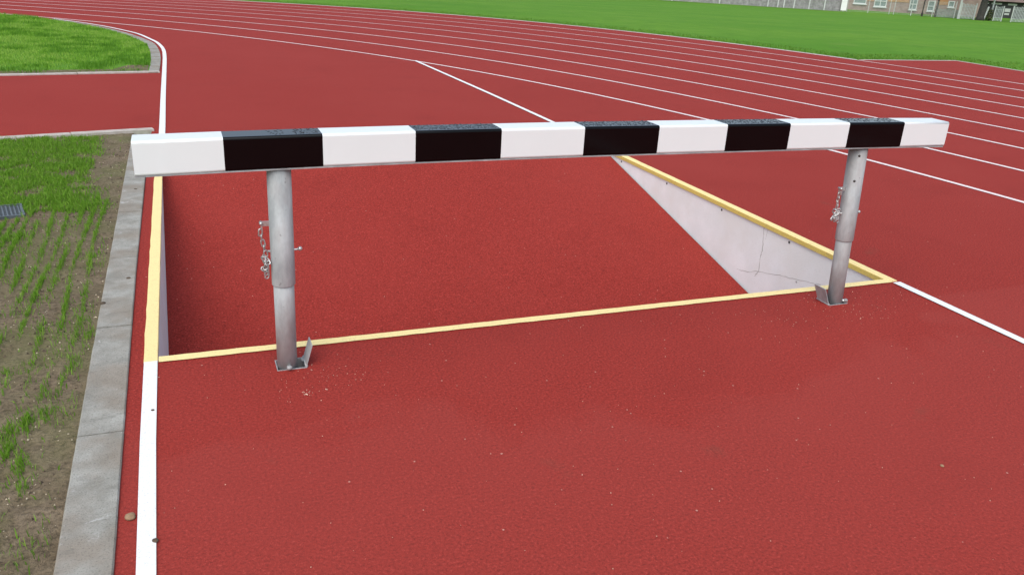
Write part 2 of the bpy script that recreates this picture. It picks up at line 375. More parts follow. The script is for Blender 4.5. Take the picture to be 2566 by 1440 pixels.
# yellow edging: a bevelled bar along each side and a painted line along the take-off edge
def bar(name, x0, x1, y0, y1, z0, z1, mat, ch, side):
    N = 40; V = []; F = []
    for i in range(N + 1):
        y = y0 + (y1 - y0) * i / N; j = lambda a: random.uniform(-a, a)
        inx, out = (x0, x1) if side > 0 else (x1, x0); s = 1 if inx < out else -1
        V += [(inx + j(.0007), y, z0), (inx + j(.0007), y, z1 - ch), (inx + s * ch, y, z1 + j(.0004)), (out + j(.0015), y, z1), (out, y, z0)]
    for i in range(N):
        for k in range(4): F.append((5 * i + k, 5 * i + 5 + k, 5 * i + 6 + k, 5 * i + 1 + k))
    F += [(0, 1, 2, 3, 4), tuple(5 * N + k for k in (4, 3, 2, 1, 0))]
    return in_pit(mesh(name, V, F, mat))
eb = bar("edging_bar", PW, PW + .042, -.012, RAMP_Y, -.031, .005, 'yellow', .008, 1)
eb.data.materials.append(M['gold'])
for i_, p_ in enumerate(eb.data.polygons):
    if i_ < 160 and i_ % 4 < 1: p_.material_index = 1
bar("edging_bar", -.055, -.004, -.012, RAMP_Y, -.012, .005, 'yellow', .002, -1)
o = strip("edge_line", densify([(-.002, 0.0), (PW, 0.0)], .05), .048, .0045, 'yellow', None, jag=.0016); in_pit(o)
for y in (3.073, 2.32, 1.573, .836):
    in_pit(tube("fixing_hole", [(PW + .0118, y, -.054), (PW + .009, y, -.054)], .008, 'dark', n=10))
in_pit(tube("fixing_hole", [(PW + .0118, .706, -.272), (PW + .009, .706, -.272)], .006, 'crack', n=10))
def crack(pts, w, name="crack"):
    V = []; F = []
    D = []
    for a, b in zip(pts, pts[1:]):
        for k in range(5): D.append((a[0] + (b[0] - a[0]) * k / 5 + random.uniform(-.0025, .0025), a[1] + (b[1] - a[1]) * k / 5 + random.uniform(-.003, .003)))
    D.append(pts[-1])
    for i, (y, z) in enumerate(D):
        a = D[max(0, i - 1)]; b = D[min(len(D) - 1, i + 1)]; d = Vector((b[0] - a[0], b[1] - a[1])).normalized(); ww = w * random.uniform(.4, 1.2) / 2
        V += [(PW + .0108, y - d.y * ww, z + d.x * ww), (PW + .0108, y + d.y * ww, z - d.x * ww)]
        if i: F.append((2 * i - 2, 2 * i - 1, 2 * i + 1, 2 * i))
    return in_pit(mesh(name, V, F, 'crack'))
crack([(1.096, -.036), (1.087, -.089), (1.073, -.19), (1.081, -.226), (1.077, -.338), (1.109, -.384)], .006)
crack([(1.053, -.036), (1.058, -.075), (1.061, -.108)], .003)
crack([(1.303, -.406), (1.185, -.381), (1.085, -.341), (.868, -.289), (.719, -.261), (.50, -.213)], .0035)

# ------------------------------------------------------------ kerbs and edging
kerb = empty("concrete_kerb", (-.17, 0, 0), "grey concrete slab kerb running beside the white line, between bare soil and red strip", "kerb")
js = [-2.25, -1.38, -.52, .345, 1.215, 2.035, 2.88, 3.70, 4.31]
def kx(y, s): return (-.1045 - .006 * min(1, max(0, y)) + .0085 * min(1, max(0, -y / 1.2)) if s else -.241 + .006 * min(1, max(0, -y / 1.2)))
for i, (a, b) in enumerate(zip(js, js[1:])):
    a += .0045; b -= .0045; N = 14; V = []; F = []
    for k in range(N + 1):
        y = a + (b - a) * k / N; x0, x1 = kx(y, 0) + random.uniform(-.0006, .0006), kx(y, 1) + random.uniform(-.0005, .0005); z = .010 + random.uniform(-.0006, .0006) + (.0015 if i % 2 else 0)
        V += [(x0, y, -.08), (x0, y, z - .006), (x0 + .006, y, z), (x1 - .004, y, z), (x1, y, z - .004), (x1, y, -.08)]
    for k in range(N):
        for m in range(5): F.append((6 * k + m, 6 * k + 6 + m, 6 * k + 7 + m, 6 * k + 1 + m))
    F += [tuple(range(6)), tuple(6 * N + m for m in range(5, -1, -1))]
    V = [(x + .17, y, z) for x, y, z in V]
    bm = bmesh.new(); vv = [bm.verts.new(v) for v in V]; [bm.faces.new([vv[j] for j in f]) for f in F]
    bmobj("slab", bm, 'kerb', kerb)
mesh("kerb_bed", [(-.235, -3, .0), (-.112, -3, .0), (-.112, 4.3, .0), (-.235, 4.3, .0)], [(0, 1, 2, 3)], 'dark')['kind'] = 'structure'
bpy.data.objects["kerb_bed"].parent = kerb; bpy.data.objects["kerb_bed"].location.x = .17; del bpy.data.objects["kerb_bed"]["kind"]
def edging(label, line, x0, x1, step, w, group=None):
    e = empty("path_edging", (x1, line(x1), 0), label, "edging", group); x = x1; i = 0
    while x > x0:
        xa = max(x0, x - step); a, b = (x - .003, line(x)), (xa + .003, line(xa)); i += 1
        dv = Vector((b[0] - a[0], b[1] - a[1])); L = dv.length; m = Matrix.Translation((a[0] - x1, a[1] - line(x1), random.uniform(-.001, .002))) @ Matrix.Rotation(math.atan2(dv.y, dv.x), 4, 'Z')
        box("block", (0, 0, -.08), (L, w, .016), 'edging', e, bev=.004, mtx=m); x = xa
edging("pale concrete edging along the near side of the red side path, behind the seeded soil", lambda x: edge_near(x), -7, -.091, .62, .085)
edging("thin pale concrete edging on the far side of the red side path, along the lawn", lambda x: edge_far(x, .085), -7, -.072, .90, .08)
ik = empty("concrete_kerb", (-.13, 8.17, 0), "curved grey concrete kerb round the tip of the left lawn", "kerb")
ko, ki = catmull(KOUT, 4), catmull(KIN, 4)
for a in range(0, len(ko) - 1, 4):
    V = []; F = []; n = min(5, len(ko) - a)
    for k in range(n):
        (xa, ya), (xb, yb) = ko[a + k], ki[a + k]
        if k == 0: ya += .003; yb += .003
        V += [(xb + .13, yb - 8.17, -.05), (xb + .13, yb - 8.17, .012), (xa + .13, ya - 8.17, .012), (xa + .13, ya - 8.17, -.05)]
    for k in range(n - 1):
        for m in range(3): F.append((4 * k + m, 4 * k + 4 + m, 4 * k + 5 + m, 4 * k + 1 + m))
    F += [(0, 1, 2, 3), tuple(4 * (n - 1) + m for m in (3, 2, 1, 0))]
    bm = bmesh.new(); vv = [bm.verts.new(v) for v in V]; [bm.faces.new([vv[j] for j in f]) for f in F]; bmobj("slab", bm, 'kerb', ik)
# edging round the outside of the track and the apron
oe = [p for p in offs(L9, -.085) if p[1] > 10.72][::-1]
def lone(pts, w, label, z=.006):
    o = strip("track_edging", pts, w, z, 'edging', None, thick=.1); return props(o, label, "edging")
lone(oe, .07, "pale edging along the outermost lane line below the big grass field")
lone([(13.5, 10.82), (16.36, 10.95)], .07, "pale edging across the far end of the red apron at the right")
lone([(16.345, 10.91), (16.22, 9.12), (15.94, 2.0), (15.94, -14)], .07, "pale edging down the outer side of the red apron at the right")

# ------------------------------------------------------------ soil, lawn
def height_sheet(name, xs, yf, mat, amp, kind='structure', z0=0.0, poly=None):
    V = []; nx = len(xs); ny = len(yf(xs[0]))
    for x in xs:
        for y in yf(x):
            h = amp * (nz(x, y, 3.1) * .6 + nz(x, y, 11, 5) * .55 + nz(x, y, 33, 9) * .35)
            V.append((x, y, z0 + h))
    F = [(i * ny + j, (i + 1) * ny + j, (i + 1) * ny + j + 1, i * ny + j + 1) for i in range(nx - 1) for j in range(ny - 1)]
    o = mesh(name, V, F, mat, smooth=True); o['kind'] = kind; return o
xs = [-7, -5.5, -4, -3, -2.4] + list(np.arange(-2.0, -.236, .014)) + [-.236]
def soil_y(x):
    ye = edge_near(x) - .004; return [-4, -3, -2.3] + list(np.linspace(-1.9, ye, 330))
height_sheet("soil_bed", xs, soil_y, 'soil', .011, z0=-.004)
lawn_poly = [(-7, edge_far(-7, .09)), (-.19, edge_far(-.19, .09))] + catmull(KIN, 4)[1:] + [(p[0] - .05, p[1] - .02) for p in inner_tail] + [(-14, 24), (-30, 20), (-30, edge_far(-7))]
flat("lawn", [lawn_poly], .004, 'lawn')
flat("bare_verge", [[(-7, edge_far(-7, .085)), (-.20, edge_far(-.20, .085))] + [(x_, edge_far(x_, .085) + .32 + .16 * noise.noise(Vector((x_ * 2.4, 0, 3))) + (.35 if x_ > -.5 else 0)) for x_ in (-.20, -.3, -.45, -.6, -.9, -1.2, -1.5, -1.9, -2.3, -3, -4, -5, -7)]], .007, 'soil')

# ------------------------------------------------------------ the barrier
BX = [.002, .285, .616, .951, 1.287, 1.637, 1.976, 2.308, 2.637, 2.966, 3.291, 3.570]
ZB = [.7735, .7798, .7855, .7895, .7915, .7930, .7925, .7920, .7910, .7895, .7870, .7835]
BY0, BY1, BH = -.208, -.090, .1165
bar_ = empty("water_jump_barrier", (1.786, -.149, 0), "black and white striped hurdle beam on two galvanised steel posts in front of the pit", "barrier")
BO = Vector((1.786, -.149, 0))
def in_bar(o, p=None): 
    o.parent = p or bar_
    if not p: o.location = Vector(o.location) - BO
    return o
for i in range(11):
    bm = bmesh.new(); x0, x1 = BX[i], BX[i + 1]; prof = []
    r = .009
    for (cy, cz, a0) in ((BY0 + r, r, 180), (BY0 + r, BH - r, 90), (BY1 - r, BH - r, 0), (BY1 - r, r, -90)):
        seq = range(5)
        for k in seq:
            a = math.radians(a0 + (90 - 22.5 * k if True else 0)); prof.append((cy + r * math.cos(a), cz + r * math.sin(a)))
    rings = []
    for x, zb_ in ((x0, ZB[i]), (x1, ZB[i + 1])):
        rings.append([bm.verts.new((x, y, zb_ + z)) for y, z in prof])
    m = len(prof)
    for k in range(m): bm.faces.new((rings[0][k], rings[0][(k + 1) % m], rings[1][(k + 1) % m], rings[1][k]))
    if i == 0: bm.faces.new(rings[0])
    if i == 10: bm.faces.new(rings[1][::-1])
    bmesh.ops.recalc_face_normals(bm, faces=bm.faces)
    o = bmobj("black_band" if i % 2 else "white_band", bm, 'black_paint' if i % 2 else 'white_paint', None)
    for p in o.data.polygons: p.use_smooth = len(p.vertices) == 4 and p.area < .012
    in_bar(o)
# bright steel strip under the timber
V = []; F = []
for x, z in zip(BX, ZB): V += [(x, BY0 + .003, z - .0045), (x, BY0 + .003, z + .0005), (x, BY1 - .003, z + .0005), (x, BY1 - .003, z - .0045)]
for i in range(11):
    for k in range(4): F.append((4 * i + k, 4 * i + 4 + k, 4 * i + 4 + (k + 1) % 4, 4 * i + (k + 1) % 4))
F += [(0, 1, 2, 3), (47, 46, 45, 44)]
bm = bmesh.new(); vv = [bm.verts.new(v) for v in V]; [bm.faces.new([vv[j] for j in f]) for f in F]
in_bar(bmobj("steel_strip", bm, 'galv'))
def lathe(name, p0, p1, prof, mat, n=40, par=None):
    """prof: list of (distance along, radius)"""
    a, b = Vector(p0), Vector(p1); d = (b - a).normalized(); pts = [a + d * s for s, _ in prof]
    X = d.orthogonal().normalized(); Y = d.cross(X); bm = bmesh.new(); rs = []
    for p, (s, r) in zip(pts, prof): rs.append([bm.verts.new(p + (X * math.cos(2 * math.pi * j / n) + Y * math.sin(2 * math.pi * j / n)) * r) for j in range(n)])
    for A, B in zip(rs, rs[1:]):
        for j in range(n): bm.faces.new((A[j], A[(j + 1) % n], B[(j + 1) % n], B[j]))
    bm.faces.new(rs[0]); bm.faces.new(rs[-1])
    o = bmobj(name, bm, mat, par)
    for p in o.data.polygons: p.use_smooth = len(p.vertices) == 4
    return o
def link_bm(L=.028, Wd=.0138, r=.0026):
    pts = []; h = (L - Wd) / 2
    for k in range(12):
        a = 2 * math.pi * k / 12; pts.append((Wd / 2 * math.cos(a), 0, (h if math.sin(a) > 0 else -h) + Wd / 2 * math.sin(a)))
    return tube_bm(bmesh.new(), pts, r, 6, closed=True)
_lk = bmobj("link", link_bm(), 'zinc', None, True); LINK = _lk.data; bpy.data.objects.remove(_lk)
def chain(name, base, links):
    """links: (dx, dy, dz, tilt x, tilt y, turn z)"""
    c = bpy.data.objects.new(name, LINK); link(c); in_bar(c); first = True
    for (x, y, z, ax, ay, az) in links:
        if first: o = c
        else: o = link(bpy.data.objects.new("link", LINK), c)
        mt = Matrix.Translation(Vector(base) + Vector((x, y, z)) - BO) @ Matrix.Rotation(math.radians(az), 4, 'Z') @ Matrix.Rotation(math.radians(ay), 4, 'Y') @ Matrix.Rotation(math.radians(ax), 4, 'X')
        if first: c.matrix_basis = mt; first = False; base_inv = mt.inverted()
        else: o.matrix_basis = base_inv @ mt
    return c
def post(xb, xt, y, zs, tip, holes, chl, brk, pinz):
    a, b = Vector((xb, y, -.06)), Vector((xt, y + .012, .775)); d = (b - a); L = d.length; d.normalize()
    s = (zs + .06)
    in_bar(lathe("post_tube", a, b, [(0, .0375), (L * .6, .0375)], 'galv'))
    in_bar(lathe("sleeve", a, b, [(s, .0385), (s, .0418), (s + .002, .0425), (L + .002, .0425)], 'galv_light'))
    P = lambda z: a + d * (z + .06)
    # bracket arm with a drop tab, on the left side
    c = P(brk); t1 = c + Vector((-.040, 0, 0)); t2 = c + Vector((-.066, -.006, -.004))
    bm = bmesh.new(); bbox(bm, (c.x - .070, c.y - .0025, brk - .016), (c.x - .036, c.y + .0025, brk + .002)); bbox(bm, (c.x - .071, c.y - .0115, brk - .034), (c.x - .067, c.y + .0115, brk - .003))
    in_bar(bmobj("bracket", bm, 'zinc'))
    in_bar(tube("bolt", [c + Vector((-.071, -.012, -.004)), c + Vector((-.071, .012, -.004))], .0055, 'zinc', n=10))
    # locking pin through the sleeve with a ball end on the right
    c = P(pinz)
    in_bar(tube("locking_pin", [c + Vector((-.052, 0, 0)), c + Vector((.052, 0, 0)), c + Vector((.060, 0, .001))], .0042, 'zinc', n=10))
    bm = bmesh.new(); bmesh.ops.create_uvsphere(bm, u_segments=12, v_segments=8, radius=.0085, matrix=Matrix.Translation(c + Vector((.064, 0, .002))))
    in_bar(bmobj("pin_knob", bm, 'zinc', None, True))
    # bolt near the foot
    in_bar(tube("foot_bolt", [P(.012) + Vector((tip[0] * .030, tip[1] * .030, 0)), P(.012) + Vector((tip[0] * .050, tip[1] * .050, 0))], [.0085, .0085], 'zinc', n=10))
    bm = bmesh.new(); bmesh.ops.create_uvsphere(bm, u_segments=12, v_segments=8, radius=.011, matrix=Matrix.Translation(P(.012) + Vector((tip[0] * .052, tip[1] * .052, .003))) @ Matrix.Diagonal((1, 1, .8, 1)))
    in_bar(bmobj("foot_bolt_head", bm, 'galv_light', None, True))
    for hz, ang in holes:
        q = P(hz); u = Vector((math.cos(ang), math.sin(ang), 0))
        in_bar(tube("pin_hole", [q + u * .040, q + u * .0429], .0058, 'dark', n=10))
    base = P(brk) + Vector((-.074, -.002, -.030)); chain("chain", base, chl)
chL = [(0, 0, -.008, 0, 8, 20), (.003, .002, -.030, 0, -6, 80), (.007, 0, -.050, 0, -10, 15), (.010, 0, -.070, 0, -8, 75), (.014, -.002, -.090, 10, -8, 20)]
chL += [(.014 + random.uniform(-.007, .006), random.uniform(-.012, .006), -.108 - k * .0045, random.uniform(-60, 60), random.uniform(-50, 50), random.uniform(0, 180)) for k in range(11)]
chL += [(.012, -.004, -.160, 5, 4, 25), (.014, -.004, -.172, 0, 8, 10)]
post(.460, .4665, -.169, .337, (.05, -1), [], chL, .580, .468)
chR = [(0, 0, -.006, 0, 0, 10), (-.001, 0, -.026, 0, -3, 85), (.002, 0, -.046, 0, 4, 20), (.002, 0, -.064, 0, 2, 80)]
chR += [(.001 + random.uniform(-.010, .008), random.uniform(-.012, .004), -.078 - k * .0042, random.uniform(-80, 80), random.uniform(-75, 75), random.uniform(0, 180)) for k in range(12)]
chR += [(-.018, -.006, -.116, 0, 55, 20), (.012, -.010, -.128, 0, -28, 10), (.004, -.012, -.118, 0, 70, 0)]
post(3.140, 3.098, -.165, .328, (.78, -.62), [(.628, math.radians(232)), (.748, math.radians(238))], chR, .590, .462)
# rain drops standing on the black tops
def drops(i, n, rmin, rmax, xr=(0, 1)):
    x0, x1 = BX[i] + .004, BX[i + 1] - .004; V = []; F = []
    for _ in range(n):
        x = x0 + (x1 - x0) * random.uniform(*xr); y = random.uniform(BY0 + .020, BY1 - .004); r = random.uniform(rmin, rmax) * random.choice((1, 1, 1.3)); t = (x - BX[i]) / (BX[i + 1] - BX[i]); z = ZB[i] * (1 - t) + ZB[i + 1] * t + BH - .0002
        s = len(V); N = 7; e = random.uniform(.75, 1.3)
        for (rr, hh) in ((1, 0), (.84, .22), (.5, .36)):
            for j in range(N): a = 2 * math.pi * j / N; V.append((x + r * rr * e * math.cos(a), y + r * rr / e * math.sin(a), z + hh * r))
        V.append((x, y, z + .40 * r))
        for k in (0, 1):
            for j in range(N): F.append((s + k * N + j, s + k * N + (j + 1) % N, s + k * N + N + (j + 1) % N, s + k * N + N + j))
        for j in range(N): F.append((s + 2 * N + j, s + 2 * N + (j + 1) % N, s + 3 * N))
    o = mesh("rain_drops", V, F, 'drop', None, True); o['kind'] = 'stuff'; in_bar(o)
drops(1, 26, .002, .0035, (.45, .62)); drops(1, 10, .0025, .004, (.70, .85)); drops(1, 90, .0015, .003, (.74, 1))
for i in (3, 5, 7): drops(i, 520, .0014, .0030)
drops(9, 230, .0014, .0034)

# ------------------------------------------------------------ ground sockets with hinged lids
for (a, b), lab, sgn, hx in ((SOCK[0], "steel ground socket with its hinged lid standing open right of the left hurdle post", 1, .529), (SOCK[1], "steel ground socket with its hinged lid standing open left of the right hurdle post", -1, 3.070)):
    cx, cy = (a[0] + b[0]) / 2, (a[1] + b[1]) / 2
    s = empty("ground_socket", (cx, cy, 0), lab, "socket", "hinged ground sockets at the hurdle posts")
    bm = bmesh.new()
    for p0, p1 in (((a[0], a[1], -.12), (a[0] + .004, b[1], .003)), ((b[0] - .004, a[1], -.12), (b[0], b[1], .003)), ((a[0] + .004, a[1], -.12), (b[0] - .004, a[1] + .004, .003)), ((a[0] + .004, b[1] - .004, -.12), (b[0] - .004, b[1], .003))): bbox(bm, p0, p1)
    bbox(bm, (a[0], a[1], -.124), (b[0], b[1], -.1205))
    o = bmobj("socket_box", bm, 'galv', s); o.location = (-cx, -cy, 0)
    th = math.radians(16 if sgn > 0 else 25); w, h = (.080, .087) if sgn > 0 else (.080, .094)
    o = box("lid", (-.0022, -.04, 0), (.0022, .04, h), 'galv_light', s, bev=.0008, mtx=Matrix.Translation((hx - cx, -.16 - cy, .004)) @ Matrix.Rotation(sgn * th, 4, 'Y'))
    tb = tube("hinge", [(hx - cx, -.205 - cy, .004), (hx - cx, -.115 - cy, .004)], .005, 'galv', s, n=10)
    bm = bmesh.new(); sx = hx - cx - sgn * .012
    bbox(bm, (min(sx, hx - cx), -.150 - cy, .001), (max(sx, hx - cx), -.128 - cy, .006)); bmobj("hinge_leaf", bm, 'galv', s)

# ------------------------------------------------------------ drain cover in the seeded soil
dc = empty("drain_cover", (-.90, 2.17, .004), "dark grey gridded drain cover half sunk in the grass at the left edge", "drain cover", rz=math.radians(12))
gw, gd = .31, .25
bm = bmesh.new()
for p0, p1 in (((-gw / 2, -gd / 2, -.02), (gw / 2, -gd / 2 + .014, .008)), ((-gw / 2, gd / 2 - .014, -.02), (gw / 2, gd / 2, .008)), ((-gw / 2, -gd / 2 + .014, -.02), (-gw / 2 + .014, gd / 2 - .014, .008)), ((gw / 2 - .014, -gd / 2 + .014, -.02), (gw / 2, gd / 2 - .014, .008))): bbox(bm, p0, p1)
bmobj("frame", bm, 'grate', dc)
for k in range(14):
    x = -gw / 2 + .024 + k * (gw - .048) / 13; box("bar", (x - .004, -gd / 2 + .014, -.004), (x + .004, gd / 2 - .014, .005), 'grate', dc)
bm = bmesh.new()
for k in range(10):
    y = -gd / 2 + .026 + k * (gd - .052) / 9; bbox(bm, (-gw / 2 + .014, y - .003, -.008), (gw / 2 - .014, y + .003, .003))
bmobj("cross_bars", bm, 'grate', dc); box("sump", (-gw / 2 + .01, -gd / 2 + .01, -.022), (gw / 2 - .01, gd / 2 - .01, -.0085), 'shed_dark2', dc)

# ------------------------------------------------------------ loose stones, clods, crumbs
def rock(name, x, y, r, mat, label, cat, sq=.6, z=0):
    bm = bmesh.new(); bmesh.ops.create_icosphere(bm, subdivisions=3, radius=r); o_ = random.uniform(0, 50)
    for v in bm.verts: v.co *= 1 + .22 * noise.noise(v.co * (1.1 / r) + Vector((o_, 0, 0))) + .05 * noise.noise(v.co * (3 / r)); v.co.z *= sq
    o = bmobj(name, bm, mat, None, True); o.location = (x, y, z + r * sq * .7); o.rotation_euler.z = random.uniform(0, 6)
    return props(o, label, cat)
rock("stone", -.066, -.992, .0145, 'stone', "tan brown stone lying on the red strip left of the wide white line", "stone")
rock("soil_clod", -.232, .612, .012, 'clod', "dark soil clod on the outer edge of the grey kerb", "clod", .5, .008)
rock("soil_clod", -.141, .905, .010, 'clod', "small dark soil clod in the middle of a grey kerb slab", "clod", .5, .008)
rock("soil_clod", -.160, 2.55, .011, 'clod', "dark speck of soil on the kerb slab just under the beam end", "clod", .4, .008)
rock("soil_clod", .001, -1.118, .0085, 'clod', "grey green clod at the right edge of the white line, nearest the camera", "clod", .5, .003)
rock("soil_clod", -.016, -.398, .0055, 'clod', "tiny dark speck of soil on the white line, nearest below the yellow pit corner", "clod", .5, .004)
rock("soil_clod", -.100, -.985, .0045, 'clod', "tiny dark clod at the inner kerb edge beside the tan stone", "clod", .5, .004)
rock("soil_clod", 2.441, -1.474, .0062, 'stone', "small brown clod alone on the red run-up at lower right", "clod", .6, .001)
def crumbs(name, pts, rmin, rmax, mat, label):
    V = []; F = []
    T = [(0, 0, 1), (.94, 0, -.33), (-.47, .82, -.33), (-.47, -.82, -.33), (0, 0, -.6)]
    for (x, y, z) in pts:
        r = random.uniform(rmin, rmax); a = random.uniform(0, 6.3); s = len(V)
        for (u, v, w) in T: k = random.uniform(.6, 1.3); V.append((x + r * k * (u * math.cos(a) - v * math.sin(a)), y + r * k * (u * math.sin(a) + v * math.cos(a)), z + r * .7 * (w + .35)))
        F += [(s, s + 1, s + 2), (s, s + 2, s + 3), (s, s + 3, s + 1), (s + 4, s + 2, s + 1), (s + 4, s + 3, s + 2), (s + 4, s + 1, s + 3)]
    o = mesh(name, V, F, mat); o['kind'] = 'stuff'; o['label'] = label
P = [(random.gauss(.60, .11), random.gauss(-.33, .09), .001) for _ in range(60)] + [(random.gauss(.50, .015), random.gauss(-.415, .012), .001) for _ in range(16)] + [(random.gauss(2.95, .28), random.gauss(-.28, .09), .001) for _ in range(80)]
P += [(random.gauss(3.4, .25), random.gauss(-.25, .14), .001) for _ in range(50)]
P += [(random.uniform(.02, 3.4), random.uniform(-2, -.1), .001) for _ in range(190)] + [(random.uniform(.1, 3.5), random.uniform(.4, 2.6), .0) for _ in range(60)]
P = [(x, y, -SL * (RAMP_Y - y) + .001 if y > 0 else z) for x, y, z in P if not (-.06 < y < .4)]
crumbs("rubber_crumbs", P, .0009, .0026, 'crumb', "pale rubber crumbs scattered on the red run-up round the hurdle posts")
crumbs("rubber_crumbs", [(.574, -.404, .001), (.57, -.399, .001), (.496, -.417, .001), (.50, -.421, .001)], .003, .0042, 'crumb', "larger pale crumbs on the red run-up right of the left post")
def soil_z(x, y): return -.004 + .011 * (nz(x, y, 3.1) * .6 + nz(x, y, 11, 5) * .55 + nz(x, y, 33, 9) * .35)
P = [(x, y, soil_z(x, y)) for x, y in ((-.25 - 1.3 * random.random() ** 1.3, random.uniform(-1.9, 4.2)) for _ in range(1500)) if y < edge_near(x) - .02]
crumbs("soil_pebbles", P, .0014, .0052, 'pebble', "small pale pebbles strewn over the bare soil beside the kerb")
P = [(x, y, soil_z(x, y)) for x, y in ((-.25 - 1.3 * random.random(), random.uniform(-1.9, 4.2)) for _ in range(1300)) if y < edge_near(x) - .02]
crumbs("soil_clods", P, .003, .011, 'clod', "dark crumbled clods of soil among the grass rows")

# ------------------------------------------------------------ grass
# seeded rows and the thick patch on the soil by the kerb
N = 240000
def vn(x, y, s, o): return np.array([noise.noise(Vector((a * s + o, b * s, o))) for a, b in zip(x, y)])
x = rng.uniform(-2.4, -.25, N); y = rng.uniform(-1.9, 4.3, N); a, b, c_ = vn(x, y, 1.9, 3), vn(x, y, 6, 11), vn(x, y, 20, 17)
lim = np.array([edge_near(v) for v in x]) - .03
thick = np.clip((y + a * .9 + b * .5 - 1.9) * 3.2, 0, 1) * np.clip((-.33 - x + a * .22 + b * .22 - .05 * (y - 2)) * 7, 0, 1)
thick *= np.clip(1.15 - np.clip((b - .12) * 3, 0, 1), .05, 1)
# off the drain cover
m = (np.abs(x + .90) < .150) & (np.abs(y - 2.17) < .110)
keep = (rng.uniform(0, 1, N) < thick * .95 + .004) & (y < lim) & ~m
p = np.stack([x[keep], y[keep], np.full(keep.sum(), -.008)], 1)
blades("grass_patch", p, .036, .0042, 'blade', .75, "thick young green grass on the soil beyond the seeded rows")
R_ = []
for i in range(40):
    x0 = -.322 - i * .0625
    for k in range(3000):
        yy = random.uniform(-.75, 2.45); w = noise.noise(Vector((yy * 2.6, i * 3.7, 1))) + .35 * noise.noise(Vector((yy * 14, i * 1.7, 4)))
        den = (.36 + .95 * w) * min(1, max(.10, (yy + .35) / .6)) + (.06 if yy > .3 else 0)
        if random.random() < den: R_.append((x0 + .012 * math.sin(yy * 3 + i) + random.gauss(0, .0062), yy, -.006))
for cx, cy, n in ((-.405, -.36, 150), (-.432, -.53, 130), (-.385, -.62, 120), (-.45, -.42, 90), (-.36, -.75, 50), (-.415, -.9, 50), (-.30, .03, 70), (-.262, .32, 60), (-.35, -.33, 50)):
    for _ in range(n): R_.append((random.gauss(cx, .011), random.gauss(cy, .032), -.006))
for _ in range(16000):
    xx, yy = random.uniform(-1.4, -.26), random.uniform(-1.8, 2.3)
    if noise.noise(Vector((xx * 5, yy * 4, 7))) + random.uniform(-.25, .25) > .16: R_.append((xx, yy, -.006))
P = np.array(R_); P = P[~((np.abs(P[:, 0] + .90) < .165) & (np.abs(P[:, 1] - 2.17) < .135))]
blades("seeded_grass_rows", P, .030, .0026, 'blade', .55, "thin rows of freshly sprouted grass running along the bare soil")
# the lawn inside the bend
poly = lawn_poly[:-3] + [(-9, 19.5), (-9, edge_far(-9))]
N = 190000; x = rng.uniform(-7.5, -.17, N); y = rng.uniform(7.0, 19.5, N); ok = inside(lawn_poly, x, y); x, y = x[ok], y[ok]
near = (y - np.array([edge_far(v, .09) for v in x])); b = vn(x, y, 3.1, 5); a = vn(x, y, .9, 2)
ok = rng.uniform(0, 1, len(x)) < np.clip(.02 + near * 1.1 + b * 1.3 - .25 * (x > -.42), .03, 1); x, y, a, b = x[ok], y[ok], a[ok], b[ok]
blades("lawn_grass", np.stack([x, y, 0 * x], 1), .040 + .035 * np.clip(a + b, 0, 1), .007, 'blade2', .6, "dense green lawn grass inside the curve of the white line", tint=-.75 * np.clip(a * 1.1 + b * 1.6, -.5, 1))
# the big field beyond the track: a ragged fringe and tufts
Q = []
for (xa, ya), (xb, yb) in zip(oe, oe[1:]):
    L = math.hypot(xb - xa, yb - ya); nx_, ny_ = (yb - ya) / L, -(xb - xa) / L
    if nx_ * (xa - LC[0]) + ny_ * (ya - LC[1]) < 0: nx_, ny_ = -nx_, -ny_
    for _ in range(int(L * 420)):
        t_ = random.random(); d_ = .045 + random.random() ** 1.6 * 1.3; Q.append((xa + (xb - xa) * t_ + nx_ * d_, ya + (yb - ya) * t_ + ny_ * d_, -.02))
for _ in range(1800): Q.append((random.uniform(13.6, 17.5), 10.99 + random.random() ** 1.6 * 1.2, -.02))
for _ in range(4500):
    yy = random.uniform(-2, 11); xx = 16.0 + (.2 if yy < 2 else .045 * (yy - 2)) + .28 + random.random() ** 1.6 * 1.6; Q.append((xx, yy, -.02))
blades("field_edge_grass", np.array(Q), .042, .012, 'field_blade', .8, "ragged fringe of green grass along the outer edge of the track")

# ------------------------------------------------------------ far side of the field (about 85 m away): fences, house, trees
M['timber_grey'] = m_simple("weathered_grey_boards", (.26, .25, .255), .8, var=.3, sc=3)
M['pale_post'] = m_simple("pale_painted_post", (.50, .52, .50), .6, var=.1, sc=3)
M['white_board'] = m_simple("white_board", (.75, .75, .74), .5, var=.04, sc=3)
M['brick'] = m_simple("pinkish_brick", (.31, .225, .195), .85, var=.2, sc=1.4)
M['cladding'] = m_simple("orange_timber_cladding", (.40, .22, .10), .7, var=.2, sc=1.5)
M['frame'] = m_simple("white_window_frame", (.60, .63, .61), .5, var=.05)
M['glass'] = m_simple("grey_window_glass", (.20, .26, .25), .12, var=.15, sc=1)
M['palisade'] = m_simple("galvanised_palisade", (.37, .40, .39), .6, var=.22, sc=4, metal=.1)
M['bark'] = m_simple("dark_bark", (.055, .05, .045), .95, var=.35, sc=5)
M['shed_dark'] = m_simple("dark_shed_wall", (.045, .045, .045), .8, var=.3, sc=2)
M['roof'] = m_simple("brown_roof", (.17, .12, .10), .85, var=.2, sc=2)
M['leaf'] = m_grass("tree_leaves", (.03, .06, .012), (.06, .11, .025), (.12, .17, .05))
M['olive'] = m_grass("olive_shrub_leaves", (.06, .08, .03), (.14, .16, .07), (.26, .27, .15))
